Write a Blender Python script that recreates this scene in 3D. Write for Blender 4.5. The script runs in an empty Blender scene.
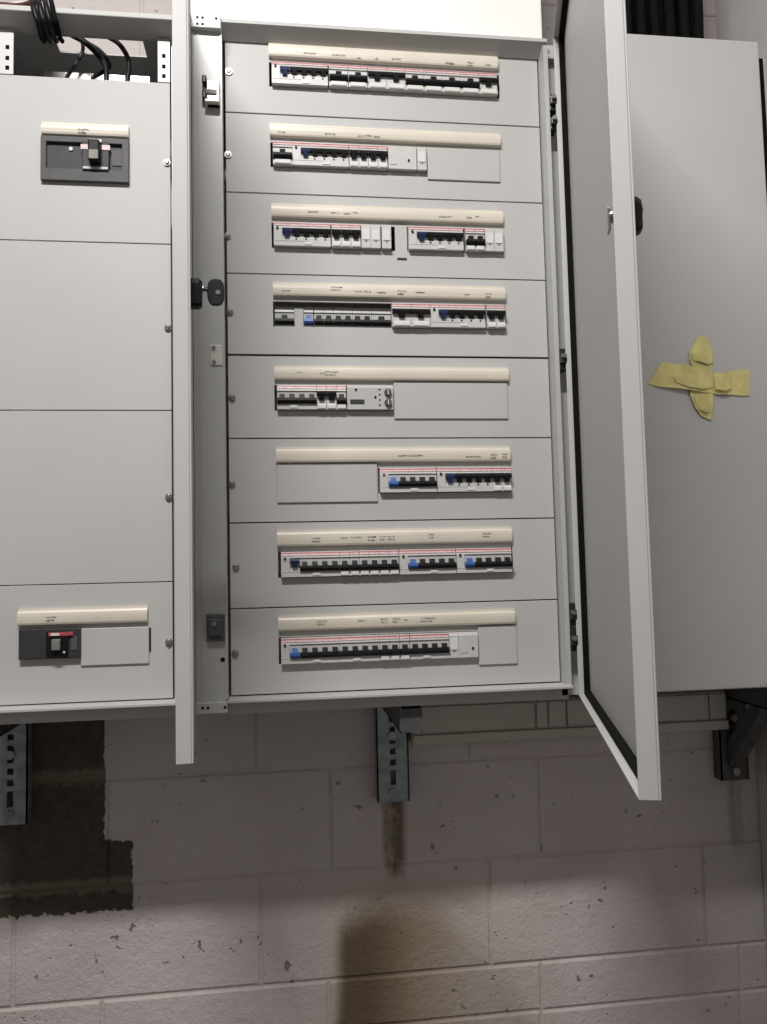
import bpy, math, random
from mathutils import Vector, Matrix

random.seed(7)
S = bpy.context.scene
COL = S.collection
ZO = 1.15                      # height of the cover plates' lower edge above the floor

# ------------------------------------------------------------------ camera
# solved from the cover plates (150 mm rows, 17.7 mm modules): X right, Y into the wall, Z up
F_PX, CX, CY, CZ = 800.0, 0.09087, -1.42693, 0.21818
YAW, PITCH, ROLL = 0.127055, 0.067745, -0.0230156
def cam_axes():
    cy, sy, cp, sp = math.cos(YAW), math.sin(YAW), math.cos(PITCH), math.sin(PITCH)
    f = Vector((sy*cp, cy*cp, sp)); r = Vector((cy, -sy, 0)); u = r.cross(f)
    c, s = math.cos(ROLL), math.sin(ROLL)
    return c*r + s*u, c*u - s*r, f
RR, UU, FF = cam_axes()
cam_d = bpy.data.cameras.new('camera'); cam = bpy.data.objects.new('camera', cam_d); COL.objects.link(cam)
cam_d.sensor_fit = 'VERTICAL'; cam_d.sensor_height = 24.0; cam_d.lens = 24.0*F_PX/1024.0
cam_d.clip_start = .02
m = Matrix((RR, UU, -FF)).transposed().to_4x4(); m.translation = Vector((CX, CY, CZ+ZO)); cam.matrix_world = m
S.camera = cam
def PX(x, y, Y=0.0):
    """pixel -> point on the plane Y (parallel to the wall)"""
    d = FF + (x-383.5)/F_PX*RR + (512-y)/F_PX*UU
    t = (Y-CY)/d.y
    return Vector((CX+t*d.x, Y, CZ+t*d.z))

# ------------------------------------------------------------------ world, lights, exposure
w = bpy.data.worlds.new('world'); S.world = w; w.use_nodes = True
w.node_tree.nodes['Background'].inputs[0].default_value = (.9, .95, 1, 1)
w.node_tree.nodes['Background'].inputs[1].default_value = .05
def area(name, loc, sx, sy, power, tilt, color=(1, .975, .955)):
    L = bpy.data.lights.new(name, 'AREA'); L.shape = 'RECTANGLE'; L.size = sx; L.size_y = sy; L.energy = power; L.color = color
    o = bpy.data.objects.new(name, L); COL.objects.link(o); o.location = (loc[0], loc[1], loc[2]+ZO); o.rotation_euler = (tilt, 0, 0)
    return o
area('ceiling_batten_light', (-.24, -1.48, 2.12), .78, .12, 76, math.radians(12))
S.view_settings.view_transform = 'Standard'; S.view_settings.look = 'None'
S.view_settings.gamma = 1.0; S.view_settings.use_curve_mapping = False
S.view_settings.exposure = -0.27

# ------------------------------------------------------------------ materials
class G:
    def __init__(s, name):
        s.m = bpy.data.materials.new(name); s.m.use_nodes = True; s.t = s.m.node_tree
        s.b = s.t.nodes['Principled BSDF']
    def n(s, ty, **k):
        nd = s.t.nodes.new(ty)
        for a, v in k.items(): setattr(nd, a, v)
        return nd
    def link(s, a, b): s.t.links.new(a, b)
    def put(s, inp, v):
        if hasattr(v, 'is_linked') or isinstance(v, bpy.types.NodeSocket): s.link(v, inp)
        else: inp.default_value = v
    def M(s, op, a, b=0.0, c=0.0):
        nd = s.n('ShaderNodeMath', operation=op)
        for i, v in enumerate((a, b, c)): s.put(nd.inputs[i], v)
        return nd.outputs[0]
    def ramp(s, v, lo, hi, a=0.0, b=1.0):
        nd = s.n('ShaderNodeMapRange', interpolation_type='SMOOTHSTEP')
        for i, q in enumerate((v, lo, hi, a, b)): s.put(nd.inputs[i], q)
        return nd.outputs[0]
    def mix(s, f, a, b):
        nd = s.n('ShaderNodeMix', data_type='RGBA')
        s.put(nd.inputs[0], f); s.put(nd.inputs[6], a); s.put(nd.inputs[7], b)
        return nd.outputs[2]
    def noise(s, vec, scale, detail=3, rough=.55):
        nd = s.n('ShaderNodeTexNoise'); nd.inputs['Scale'].default_value = scale
        nd.inputs['Detail'].default_value = detail; nd.inputs['Roughness'].default_value = rough
        if vec is not None: s.link(vec, nd.inputs['Vector'])
        return nd.outputs[0]
    def bump(s, h, strength, dist):
        nd = s.n('ShaderNodeBump'); nd.inputs['Strength'].default_value = strength; nd.inputs['Distance'].default_value = dist
        s.link(h, nd.inputs['Height']); s.link(nd.outputs[0], s.b.inputs['Normal'])
    def pos(s): return s.n('ShaderNodeNewGeometry').outputs['Position']
def C4(c): return (c[0], c[1], c[2], 1)
def plain(name, col, rough=.45, metal=0.0, var=.06, scale=25, grain=0.0, spec=.5):
    g = G(name); n = g.noise(g.pos(), scale)
    k = g.ramp(n, .3, .7)
    g.put(g.b.inputs['Base Color'], g.mix(k, C4([c*(1-var) for c in col]), C4([min(1, c*(1+var)) for c in col])))
    g.b.inputs['Roughness'].default_value = rough; g.b.inputs['Metallic'].default_value = metal
    g.b.inputs['Specular IOR Level'].default_value = spec
    if grain: g.bump(g.noise(g.pos(), 900, 2), grain, .0006)
    return g.m
M = {}
M['grey'] = plain('grey_powder_coat', (.50, .497, .487), .55, 0, .025, 3, .12)
M['post'] = plain('grey_satin_post', (.52, .525, .51), .42, .12, .03, 3, .08)
M['cream'] = plain('cream_plastic', (.69, .635, .54), .38, 0, .03, 12)
M['white'] = plain('white_breaker_plastic', (.57, .56, .545), .4, 0, .03, 60)
M['label'] = plain('white_label_cover', (.72, .72, .70), .25, 0, .02, 60)
M['light_grey'] = plain('light_grey_plastic', (.50, .50, .485), .4, 0, .03, 60)
M['black'] = plain('black_plastic', (.008, .008, .009), .45, 0, .2, 60, 0, .22)
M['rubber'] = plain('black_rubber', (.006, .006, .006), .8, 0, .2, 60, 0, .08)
M['dark_grey'] = plain('dark_grey_plastic', (.040, .040, .042), .5, 0, .1, 40, 0, .3)
M['mid_grey'] = plain('mid_grey_plastic', (.085, .083, .085), .5, 0, .1, 40, 0, .3)
M['blue'] = plain('blue_lever', (.03, .11, .36), .4, 0, .1, 60)
M['navy'] = plain('navy_lever', (.012, .025, .085), .35, 0, .1, 60)
M['red'] = plain('red_stripe', (.42, .075, .09), .4, 0, .08, 200)
M['pink'] = plain('pale_red_label', (.66, .47, .47), .4, 0, .2, 300)
M['ink'] = plain('grey_ink', (.17, .15, .13), .6, 0, .1, 60)
M['ink_dark'] = plain('dark_ink', (.045, .04, .04), .6, 0, .1, 60)
M['zinc'] = plain('zinc_screw', (.38, .38, .375), .28, .9, .08, 200)
M['lightmetal'] = plain('bright_metal_bracket', (.72, .70, .66), .35, .4, .05, 80)
M['galv'] = plain('galvanised_steel', (.30, .345, .37), .42, .55, .22, 45)
M['darksteel'] = plain('dark_painted_steel', (.10, .105, .105), .5, .4, .15, 60)
M['hinge'] = plain('dark_hinge', (.05, .05, .05), .4, .6, .15, 60)
M['trunk'] = plain('offwhite_trunking', (.52, .49, .44), .45, 0, .04, 10)
M['riser'] = plain('white_enamel_riser', (.90, .885, .86), .45, 0, .02, 5)
M['tape'] = plain('yellow_masking_tape', (.68, .61, .25), .6, 0, .12, 35, .25)
M['clear'] = plain('smoky_clear_plastic', (.30, .29, .27), .15, 0, .1, 40)
M['sensor'] = plain('green_grey_lens', (.17, .20, .18), .2, 0, .1, 80)
M['brown'] = plain('brown_cable', (.10, .03, .02), .45, 0, .1, 40)
M['floor'] = plain('concrete_floor', (.09, .087, .082), .7, 0, .15, 6, .3)
M['ceiling'] = plain('ceiling_paint', (.62, .60, .56), .8, 0, .03, 4)
M['room'] = plain('room_paint', (.46, .44, .42), .8, 0, .05, 4)
M['sidewall'] = plain('side_wall_paint', (.60, .575, .56), .7, 0, .04, 5, .2)

def wall_material():
    g = G('painted_blockwork'); P = g.pos()
    sp = g.n('ShaderNodeSeparateXYZ'); g.link(P, sp.inputs[0]); X, Z0 = sp.outputs[0], sp.outputs[2]
    Z = g.M('SUBTRACT', Z0, ZO)
    n1 = g.noise(P, 4, 4); n2 = g.noise(P, 50, 6, .72); n3 = g.noise(P, 140, 3)
    # paint
    paint = g.mix(g.ramp(n1, .3, .7), (.54, .49, .475, 1), (.62, .57, .555, 1))
    # pits and scuffs left in the paint
    pit = g.ramp(g.noise(P, 62, 2, .4), .69, .735)
    where = g.ramp(g.noise(P, 7, 2), .47, .60)
    pit = g.M('MULTIPLY', pit, where)
    paint = g.mix(g.M('MULTIPLY', pit, .65), paint, (.05, .042, .04, 1))
    # water stain under the middle bracket
    wx = g.M('ADD', X, g.M('MULTIPLY', g.M('SUBTRACT', n1, .5), .06)); wz = g.M('ADD', Z, g.M('MULTIPLY', g.M('SUBTRACT', n2, .5), .05))
    arc = g.M('MULTIPLY', g.M('POWER', g.M('SUBTRACT', wx, .31), 2.0), 3.2)
    zz = g.M('ADD', wz, arc)
    left = g.ramp(wx, .180, .215); right = g.ramp(wx, .30, .52, 1, 0); top = g.ramp(zz, -.435, -.54)
    st = g.M('MULTIPLY', g.M('MULTIPLY', left, right), top)
    core = g.M('MULTIPLY', g.M('MULTIPLY', left, g.ramp(wx, .25, .36, 1, .25)), top)
    halo = g.M('MULTIPLY', g.M('MULTIPLY', g.ramp(wx, .10, .26), g.ramp(wx, .35, .72, 1, 0)), g.ramp(wz, -.40, -.52))
    paint = g.mix(g.M('MULTIPLY', halo, .38), paint, (.36, .27, .165, 1))
    paint = g.mix(g.M('MULTIPLY', st, .68), paint, (.23, .155, .075, 1))
    paint = g.mix(g.M('MULTIPLY', core, .80), paint, (.075, .046, .02, 1))
    # narrow runs below two brackets
    def run(x0, hw, z0, z1, amt, col):
        nonlocal paint
        a = g.M('MULTIPLY', g.ramp(wx, x0-hw, x0-hw*.5), g.ramp(wx, x0+hw*.5, x0+hw, 1, 0))
        b = g.M('MULTIPLY', g.ramp(wz, z1-.03, z1+.03), g.ramp(Z, z0, z0+.01, 1, 0))
        c = g.M('MULTIPLY', g.M('MULTIPLY', a, b), g.M('MULTIPLY', g.ramp(n2, .25, .6, .45, 1), amt))
        paint = g.mix(c, paint, col)
    run(.312, .030, -.255, -.425, .75, (.16, .115, .055, 1))
    run(.317, .014, -.255, -.425, .55, (.05, .035, .02, 1))
    run(1.083, .022, -.26, -.42, .38, (.15, .135, .125, 1))
    # patch where the paint stops: bare dark block
    e1 = g.M('MULTIPLY', g.M('SUBTRACT', g.noise(P, 55, 4, .7), .5), .030)
    ez = g.M('ADD', Z, g.M('MULTIPLY', e1, 1.5))
    step = g.M('MULTIPLY', g.ramp(ez, -.322, -.318, 1, 0), .054)
    edge = g.M('ADD', g.M('ADD', step, -.2705), g.M('MULTIPLY', e1, .75))
    ins = g.M('MULTIPLY', g.ramp(g.M('SUBTRACT', X, edge), -.0015, .0015, 1, 0), g.M('MULTIPLY', g.ramp(ez, -.458, -.454), g.ramp(Z, .10, .14, 1, 0)))
    bare = g.mix(g.ramp(n2, .3, .7), (.042, .035, .030, 1), (.078, .066, .055, 1))
    bed = g.M('MAXIMUM', g.M('MULTIPLY', g.ramp(wz, -.212, -.200), g.ramp(wz, -.182, -.170, 1, 0)),
                        g.M('MULTIPLY', g.ramp(wz, -.425, -.412), g.ramp(wz, -.398, -.386, 1, 0)))
    bare = g.mix(g.M('MULTIPLY', bed, .85), bare, (.17, .15, .105, 1))
    low = g.M('MULTIPLY', g.ramp(wz, -.455, -.425, 1, 0), g.ramp(n1, .46, .54))
    bare = g.mix(g.M('MULTIPLY', low, .7), bare, (.11, .09, .055, 1))
    bare = g.mix(g.M('MULTIPLY', g.ramp(n3, .66, .72), .5), bare, (.10, .09, .08, 1))
    g.put(g.b.inputs['Base Color'], g.mix(ins, paint, bare))
    g.b.inputs['Roughness'].default_value = .68
    h = g.M('ADD', g.M('MULTIPLY', n2, 1.0), g.M('MULTIPLY', n3, .35))
    h = g.M('SUBTRACT', h, g.M('MULTIPLY', pit, .9))
    g.bump(h, .55, .007)
    return g.m
M['wall'] = wall_material()

# ------------------------------------------------------------------ mesh helpers
ORI = {}
class MB:
    def __init__(s, T=None): s.v = []; s.f = []; s.T = T
    def add(s, vs, fs):
        k = len(s.v)
        s.v += [tuple(s.T @ Vector(q)) if s.T else tuple(q) for q in vs]
        s.f += [tuple(i+k for i in f) for f in fs]; return s
    def box(s, x0, x1, y0, y1, z0, z1):
        if x0 > x1: x0, x1 = x1, x0
        if y0 > y1: y0, y1 = y1, y0
        if z0 > z1: z0, z1 = z1, z0
        return s.add([(x0,y0,z0),(x1,y0,z0),(x1,y1,z0),(x0,y1,z0),(x0,y0,z1),(x1,y0,z1),(x1,y1,z1),(x0,y1,z1)],
                     [(0,3,2,1),(4,5,6,7),(0,1,5,4),(1,2,6,5),(2,3,7,6),(3,0,4,7)])
    def prism_x(s, prof, x0, x1):          # prof: (y,z), counter-clockwise or not; caps are n-gons
        n = len(prof)
        return s.add([(x0, a, b) for a, b in prof] + [(x1, a, b) for a, b in prof],
                     [tuple(range(n)), tuple(range(2*n-1, n-1, -1))] + [(i, i+n, (i+1) % n+n, (i+1) % n) for i in range(n)])
    def prism_y(s, prof, y0, y1):          # prof: (x,z)
        n = len(prof)
        return s.add([(a, y0, b) for a, b in prof] + [(a, y1, b) for a, b in prof],
                     [tuple(range(n)), tuple(range(2*n-1, n-1, -1))] + [(i, i+n, (i+1) % n+n, (i+1) % n) for i in range(n)])
    def cyl(s, p0, p1, r0, r1=None, n=14):
        p0, p1 = Vector(p0), Vector(p1); r1 = r0 if r1 is None else r1
        d = (p1-p0).normalized(); a = d.orthogonal().normalized(); b = d.cross(a)
        vs = [p0 + r0*(a*math.cos(t)+b*math.sin(t)) for t in [2*math.pi*i/n for i in range(n)]]
        vs += [p1 + r1*(a*math.cos(t)+b*math.sin(t)) for t in [2*math.pi*i/n for i in range(n)]]
        return s.add([tuple(q) for q in vs], [tuple(range(n-1, -1, -1)), tuple(range(n, 2*n))] + [(i, (i+1) % n, (i+1) % n+n, i+n) for i in range(n)])
    def tube(s, pts, r, n=10, sub=6):
        P = [Vector(q) for q in pts]; Q = []
        for i in range(len(P)-1):
            a, b, c, d = P[max(i-1, 0)], P[i], P[i+1], P[min(i+2, len(P)-1)]
            for j in range(sub):
                t = j/sub
                Q.append(.5*((2*b)+(c-a)*t+(2*a-5*b+4*c-d)*t*t+(3*b-a-3*c+d)*t*t*t))
        Q.append(P[-1]); vs = []; fs = []; a = None
        for i, q in enumerate(Q):
            d = (Q[min(i+1, len(Q)-1)]-Q[max(i-1, 0)]).normalized()
            a = d.orthogonal().normalized() if a is None else (a-d*a.dot(d)).normalized()
            b = d.cross(a)
            vs += [tuple(q+r*(a*math.cos(2*math.pi*k/n)+b*math.sin(2*math.pi*k/n))) for k in range(n)]
        for i in range(len(Q)-1):
            fs += [(i*n+k, i*n+(k+1) % n, (i+1)*n+(k+1) % n, (i+1)*n+k) for k in range(n)]
        fs += [tuple(range(n-1, -1, -1)), tuple(range((len(Q)-1)*n, len(Q)*n))]
        return s.add(vs, fs)
    def holed(s, a0, a1, b0, b1, holes, c0, c1, plane='xz'):
        """slab with rectangular holes; (a,b) in-plane, c the thickness"""
        As = sorted({a0, a1, *[q for h in holes for q in h[:2]]}); Bs = sorted({b0, b1, *[q for h in holes for q in h[2:]]})
        As = [q for q in As if a0 <= q <= a1]; Bs = [q for q in Bs if b0 <= q <= b1]
        na, nb = len(As), len(Bs)
        def P(a, b, c): return (a, c, b) if plane == 'xz' else (a, b, c)
        vs = [P(a, b, c0) for b in Bs for a in As] + [P(a, b, c1) for b in Bs for a in As]
        K = na*nb
        def keep(i, j):
            if not (0 <= i < na-1 and 0 <= j < nb-1): return False
            x, y = (As[i]+As[i+1])/2, (Bs[j]+Bs[j+1])/2
            return not any(h[0] < x < h[1] and h[2] < y < h[3] for h in holes)
        fs = []
        for j in range(nb-1):
            for i in range(na-1):
                if not keep(i, j): continue
                q = j*na+i; p = (q, q+1, q+1+na, q+na)
                fs += [p, tuple(k+K for k in p[::-1])]
                for (di, dj, u, v) in ((0, -1, 0, 1), (1, 0, 1, 2), (0, 1, 2, 3), (-1, 0, 3, 0)):
                    if not keep(i+di, j+dj): fs.append((p[u], p[u]+K, p[v]+K, p[v]))
        return s.add(vs, fs)
    def mesh(s, name, mat, origin=(0, 0, 0), smooth=False):
        o = Vector(origin); me = bpy.data.meshes.new(name)
        me.from_pydata([tuple(Vector(q)-o) for q in s.v], [], s.f)
        import bmesh
        b = bmesh.new(); b.from_mesh(me); bmesh.ops.recalc_face_normals(b, faces=b.faces[:]); b.to_mesh(b_me(me)); b.free()
        me.materials.append(M[mat])
        if smooth: me.shade_smooth()
        return me
    def build(s, name, mat, parent=None, smooth=False, bevel=0, seg=2):
        org = Vector((0, 0, 0))
        if parent is not None:
            q = parent
            while q.parent: q = q.parent
            org = ORI[q.name]
        else:
            xs = list(zip(*s.v)); org = Vector(((min(xs[0])+max(xs[0]))/2, (min(xs[1])+max(xs[1]))/2, min(xs[2])))
        me = s.mesh(name, mat, org, smooth)
        o = bpy.data.objects.new(name, me); COL.objects.link(o)
        if parent is not None: o.parent = parent
        else: o.location = (org.x, org.y, org.z+ZO); ORI[o.name] = org
        if bevel:
            md = o.modifiers.new('bevel', 'BEVEL'); md.width = bevel; md.segments = seg; md.limit_method = 'ANGLE'; md.angle_limit = math.radians(50)
        return o
def b_me(me): return me
def tag(o, label=None, cat=None, group=None, kind=None):
    if label: o['label'] = label
    if cat: o['category'] = cat
    if group: o['group'] = group
    if kind: o['kind'] = kind
    return o
def thing(name, label, cat, loc, group=None):
    o = bpy.data.objects.new(name, None); COL.objects.link(o); o.empty_display_size = .02
    o.location = (loc[0], loc[1], loc[2]+ZO); ORI[o.name] = Vector(loc)
    return tag(o, label, cat, group)
def sub(mesh, name, parent, loc=(0, 0, 0)):      # child that shares mesh data
    o = bpy.data.objects.new(name, mesh); COL.objects.link(o); o.parent = parent; o.location = loc; return o

# ------------------------------------------------------------------ the room
WY = .28                                          # face of the blockwork
ZF, ZC, XL, XR, YF = -ZO, 2.22, -2.4, 1.14, -3.4
tag(MB().box(XL, XR+.1, YF, WY+.1, ZF-.1, ZF).build('floor', 'floor'), 'bare concrete floor of the plant room', kind='structure')
tag(MB().box(XL, XR+.1, YF, WY+.1, ZC, ZC+.1).build('ceiling', 'ceiling'), 'pale painted ceiling above the cabinets', kind='structure')
tag(MB().box(XR, XR+.1, YF, WY+.004, ZF, ZC).build('wall_right', 'sidewall'), 'plain pale side wall right of the closed cabinet', kind='structure')
tag(MB().box(XL-.1, XL, YF, WY+.1, ZF, ZC).build('wall_left', 'room'), 'painted side wall left of the cabinets', kind='structure')
tag(MB().box(XL, XR, YF-.1, YF, ZF, ZC).build('wall_front', 'room'), 'painted wall behind the photographer', kind='structure')
wb = tag(MB().box(XL, XR+.1, WY+.004, WY+.1, ZF, ZC).build('wall_back', 'wall'), 'painted concrete block wall with a bare patch and brown stain', kind='structure')
beds = [ZF, -.94, -.727, -.627, -.409, -.200] + [-.200+.2135*k for k in range(1, 11)] + [ZC]
perp0 = [(.40, .45), (.17, .45), (.624, .45), (.036, .481), (.183, .4475)]
rng = random.Random(3)
for c in range(len(beds)-1):
    z0, z1 = beds[c], beds[c+1]
    x0, pitch = perp0[c] if c < 5 else ((.030, .45) if c % 2 else (.255, .45))
    k = math.floor((XL-x0)/pitch); xs = []
    while x0+k*pitch < XR+.02: xs.append(x0+k*pitch); k += 1
    for a, b in zip(xs, xs[1:]+[xs[-1]+pitch]):
        a, b = max(a, XL), min(b, XR)
        if b-a < .02 or b < -1.3: continue
        j = .0018; d = rng.uniform(0, .0014); e = .0045
        A0, A1, B0, B1 = a+j, b-j, z0+j*rng.uniform(.6, 1.3), z1-j*rng.uniform(.6, 1.3)
        y0, y1 = WY+.006, WY-.0005+d
        mb = MB().add([(A0,y0,B0),(A1,y0,B0),(A1,y0,B1),(A0,y0,B1),(A0+.001,y1+.002,B0+.001),(A1-.001,y1+.002,B0+.001),(A1-.001,y1+.002,B1-.001),(A0+.001,y1+.002,B1-.001),
                       (A0+e,y1,B0+e),(A1-e,y1,B0+e),(A1-e,y1,B1-e),(A0+e,y1,B1-e)],
                      [(0,1,5,4),(1,2,6,5),(2,3,7,6),(3,0,4,7),(4,5,9,8),(5,6,10,9),(6,7,11,10),(7,4,8,11),(8,9,10,11)])
        mb.build('block', 'wall', wb)
# number painted on the bare block
def text_mesh(txt, size, loc, name, mat, parent):
    cu = bpy.data.curves.new('t', 'FONT'); cu.body = txt; cu.size = size; cu.extrude = .0002
    o = bpy.data.objects.new('t', cu); COL.objects.link(o)
    me = bpy.data.meshes.new_from_object(o.evaluated_get(bpy.context.evaluated_depsgraph_get()))
    bpy.data.objects.remove(o); bpy.data.curves.remove(cu)
    mb = MB(); mb.add([(loc[0]+q.co.x, loc[1]-q.co.z, loc[2]+q.co.y) for q in me.vertices], [tuple(p.vertices) for p in me.polygons])
    bpy.data.meshes.remove(me)
    return mb.build(name, mat, parent)
q = PX(66, 821, WY)
tag(text_mesh('07', .052, (q.x, WY-.0012, q.z), 'painted_number', 'ink_dark', wb), 'faint dark number on the bare block')

# ------------------------------------------------------------------ trunking and brackets
tr = thing('dado_trunking', 'off-white plastic trunking running along the wall below the cabinets', 'trunking', (.70, .255, -.151))
MB().box(.352, 1.043, .232, WY-.001, -.151, -.070).build('base', 'trunk', tr, bevel=.002)
for a, b in ((.355, .612), (.617, .640), (.643, .680), (.684, .78), (.784, 1.000), (1.004, 1.041)):
    MB().box(a, b, .226, .232, -.127, -.074).build('lid', 'trunk', tr, bevel=.0015)
MB().box(.352, 1.043, .222, .232, -.150, -.1305).build('skirt', 'trunk', tr, bevel=.002)

def bracket(x0, x1, zb, label, mat, brace, ztop=-.030):
    t = thing('wall_bracket', label, 'bracket', ((x0+x1)/2, WY-.03, zb), 'steel cantilever brackets under the cabinets')
    xc = (x0+x1)/2; yf = WY-.030
    holes = []; z = zb+.012
    for h in (.012, .030, .012, .012, .034, .012, .012, .03):
        if z+h < ztop-.06: holes.append((xc-.006, xc+.006, z, z+h))
        z += h+.010
    MB().holed(x0, x1, zb, ztop-.02, holes, yf, yf+.003).box(x0, x0+.003, yf, WY-.0005, zb, ztop-.02).box(x1-.003, x1, yf, WY-.0005, zb, ztop-.02) \
        .box(x0, x1, WY-.003, WY-.0008, zb, ztop-.02).build('wall_channel', mat, t)
    a0, a1 = xc-.020, xc+.020
    MB().box(a0, a1, -.01, yf-.001, ztop-.045, ztop-.042).box(a0, a0+.003, -.01, yf-.001, ztop-.045, ztop).box(a1-.003, a1, -.01, yf-.001, ztop-.045, ztop) \
        .box(a0+.003, a1-.003, -.01, -.007, ztop-.042, ztop-.004).build('arm', 'darksteel', t)
    for zz in (zb+.020, zb+.135):
        MB().cyl((xc, yf-.007, zz), (xc, yf, zz), .0095, n=6).build('bolt', 'zinc', t)
    if brace:
        n = Vector((0, .20, .22)).normalized()
        mb = MB()
        for dx in (-.016, .010):
            mb.add([(xc+dx, yf-.002, zb+.035), (xc+dx+.006, yf-.002, zb+.035), (xc+dx+.006, yf-.002, zb+.085), (xc+dx, yf-.002, zb+.085),
                    (xc+dx, .12, ztop-.050), (xc+dx+.006, .12, ztop-.050), (xc+dx+.006, .12, ztop-.012), (xc+dx, .12, ztop-.012)],
                   [(0,3,2,1),(4,5,6,7),(0,1,5,4),(1,2,6,5),(2,3,7,6),(3,0,4,7)])
        mb.add([(xc-.016, yf-.002, zb+.030), (xc+.016, yf-.002, zb+.030), (xc+.016, yf-.002, zb+.036), (xc-.016, yf-.002, zb+.036),
                (xc-.016, .12, ztop-.056), (xc+.016, .12, ztop-.056), (xc+.016, .12, ztop-.049), (xc-.016, .12, ztop-.049)],
               [(0,3,2,1),(4,5,6,7),(0,1,5,4),(1,2,6,5),(2,3,7,6),(3,0,4,7)])
        mb.build('brace', mat, t)
    return t
bracket(-.475, -.411, -.268, 'slotted blue-grey steel bracket over the bare patch of wall at the left', 'galv', False)
bracket(.279, .346, -.268, 'slotted steel bracket under the open cabinet above the brown streak', 'galv', False)
bracket(1.036, 1.100, -.266, 'dark steel bracket with diagonal brace beside the end of the trunking', 'darksteel', True, -.0405)

# ------------------------------------------------------------------ cabinet building blocks
def cabinet_body(root, x0, x1, y0, y1, z0, z1, mat='grey', cut=None):
    t = .003
    MB().box(x0, x0+t, y0, y1, z0, z1).build('side_panel', mat, root)
    MB().box(x1-t, x1, y0, y1, z0, z1).build('side_panel', mat, root)
    MB().box(x0+t, x1-t, y1-t, y1, z0, z1).build('back_panel', mat, root)
    MB().box(x0+t, x1-t, y0+.045, y1-t, z0, z0+t).build('bottom_panel', mat, root)
    MB().holed(x0+t, x1-t, y0+.03, y1-t, [cut] if cut else [], z1-t, z1, 'xy').build('top_panel', mat, root)
def screw_at(x, z, parent, y=0.0):
    return MB().cyl((x, y, z), (x, y-.003, z), .0062, n=12).cyl((x, y-.003, z), (x, y-.0065, z), .0050, .0030, n=12) \
        .box(x-.0034, x+.0034, y-.0072, y-.006, z-.0007, z+.0007).build('screw', 'zinc', parent)
def strip(xl, xr, zt, zb, parent):
    h = zt-zb; zc = (zt+zb)/2
    prof = [(0, h/2+.0045), (-.0035, h/2+.0045), (-.0035, h/2+.0008), (-.0072, h/2), (-.0088, h/2-.003), (-.0094, h/2-.008), (-.0094, -h/2+.010),
            (-.0088, -h/2+.004), (-.0075, -h/2+.001), (-.0060, -h/2), (0, -h/2)]
    return MB().prism_x([(a-.0002, zc+b) for a, b in prof], xl, xr).build('label_strip', 'cream', parent)
def scribble(xpix, ypix, wpix, rows, parent, dark=False, tall=1.0):
    """small illegible print on a label strip"""
    mb = MB(); r = random.Random(int(xpix*13+ypix))
    for k in range(rows):
        z = PX(xpix, ypix, -.012).z + (.0026 if rows == 2 else 0) - k*.0052
        x = PX(xpix, ypix, -.012).x; xe = PX(xpix+wpix*(1 if k == 0 else .8), ypix, -.012).x
        while x < xe:
            h = (r.choice((.0020, .0020, .0030)))*tall; ww = r.uniform(.0006, .0010)
            mb.box(x, x+ww, -.0101, -.0094, z-h/2, z+h/2)
            if r.random() < .7:
                zz = z+r.choice((-h/2+.0003, 0, h/2-.0003)); mb.box(x, x+.0020, -.0101, -.0094, zz-.0004, zz+.0004)
            x += r.uniform(.0016, .0030)
    if mb.v: mb.build('printed_text', 'ink_dark' if dark else 'ink', parent)
def blank(xl, xr, zt, zb, parent):
    return MB().box(xl, xr, -.0035, -.0001, zb, zt).build('blank_cover', 'grey', parent, bevel=.0012)
Z_TOP, Z_BOT = 1.207, -.022

# ------------------------------------------------------------------ the open cabinet in the middle
mc = thing('distribution_cabinet', 'tall open grey cabinet with eight rows of breakers, door swung open', 'cabinet', (.294, .1, Z_BOT))
cabinet_body(mc, -.057, .645, -.030, .24, Z_BOT, Z_TOP)
# top and bottom lips, left post with corner blocks
MB().prism_x([(-.030, Z_TOP), (-.030, 1.2005), (-.004, 1.184), (-.0015, 1.184), (-.0015, Z_TOP)], -.004, .602).build('top_lip', 'grey', mc)
MB().box(-.004, .602, -.040, .010, -.0065, -.0012).box(-.004, .602, -.012, -.008, -.029, -.0065).box(-.004, .602, -.008, .012, -.029, -.027).build('bottom_lip', 'grey', mc, bevel=.001)
po = MB().box(-.056, -.0068, -.028, -.024, -.003, 1.181).box(-.0068, -.0038, -.030, .02, .000, 1.181).box(-.046, -.0445, -.0295, -.0275, -.003, 1.181) \
    .build('post', 'post', mc)
def corner(z0, z1, holes, x0=-.057, x1=-.004):
    cb = MB().box(x0, x1, -.040, -.020, z0, z1).build('corner_block', 'post', mc, bevel=.0015)
    for hx, hz in holes: MB().box(hx-.0022, hx+.0022, -.0404, -.0396, hz-.0022, hz+.0022).build('hole', 'rubber', cb)
corner(1.181, Z_TOP, ((-.045, 1.199), (-.036, 1.199), (-.012, 1.199), (-.045, 1.187), (-.036, 1.187)))
corner(Z_BOT, -.003, ((-.045, -.012), (-.036, -.012), (-.008, -.012)))
# right-hand post and the channel behind the hinges
MB().box(.5935, .602, -.030, .02, -.003, 1.194).box(.602, .645, .004, .008, -.003, 1.194).build('post', 'post', mc)
MB().box(.590, .645, -.012, .004, Z_BOT, -.003).build('corner_block', 'post', mc)
MB().box(.602, .645, -.012, .004, 1.181, Z_TOP).build('corner_block', 'post', mc)
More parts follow.
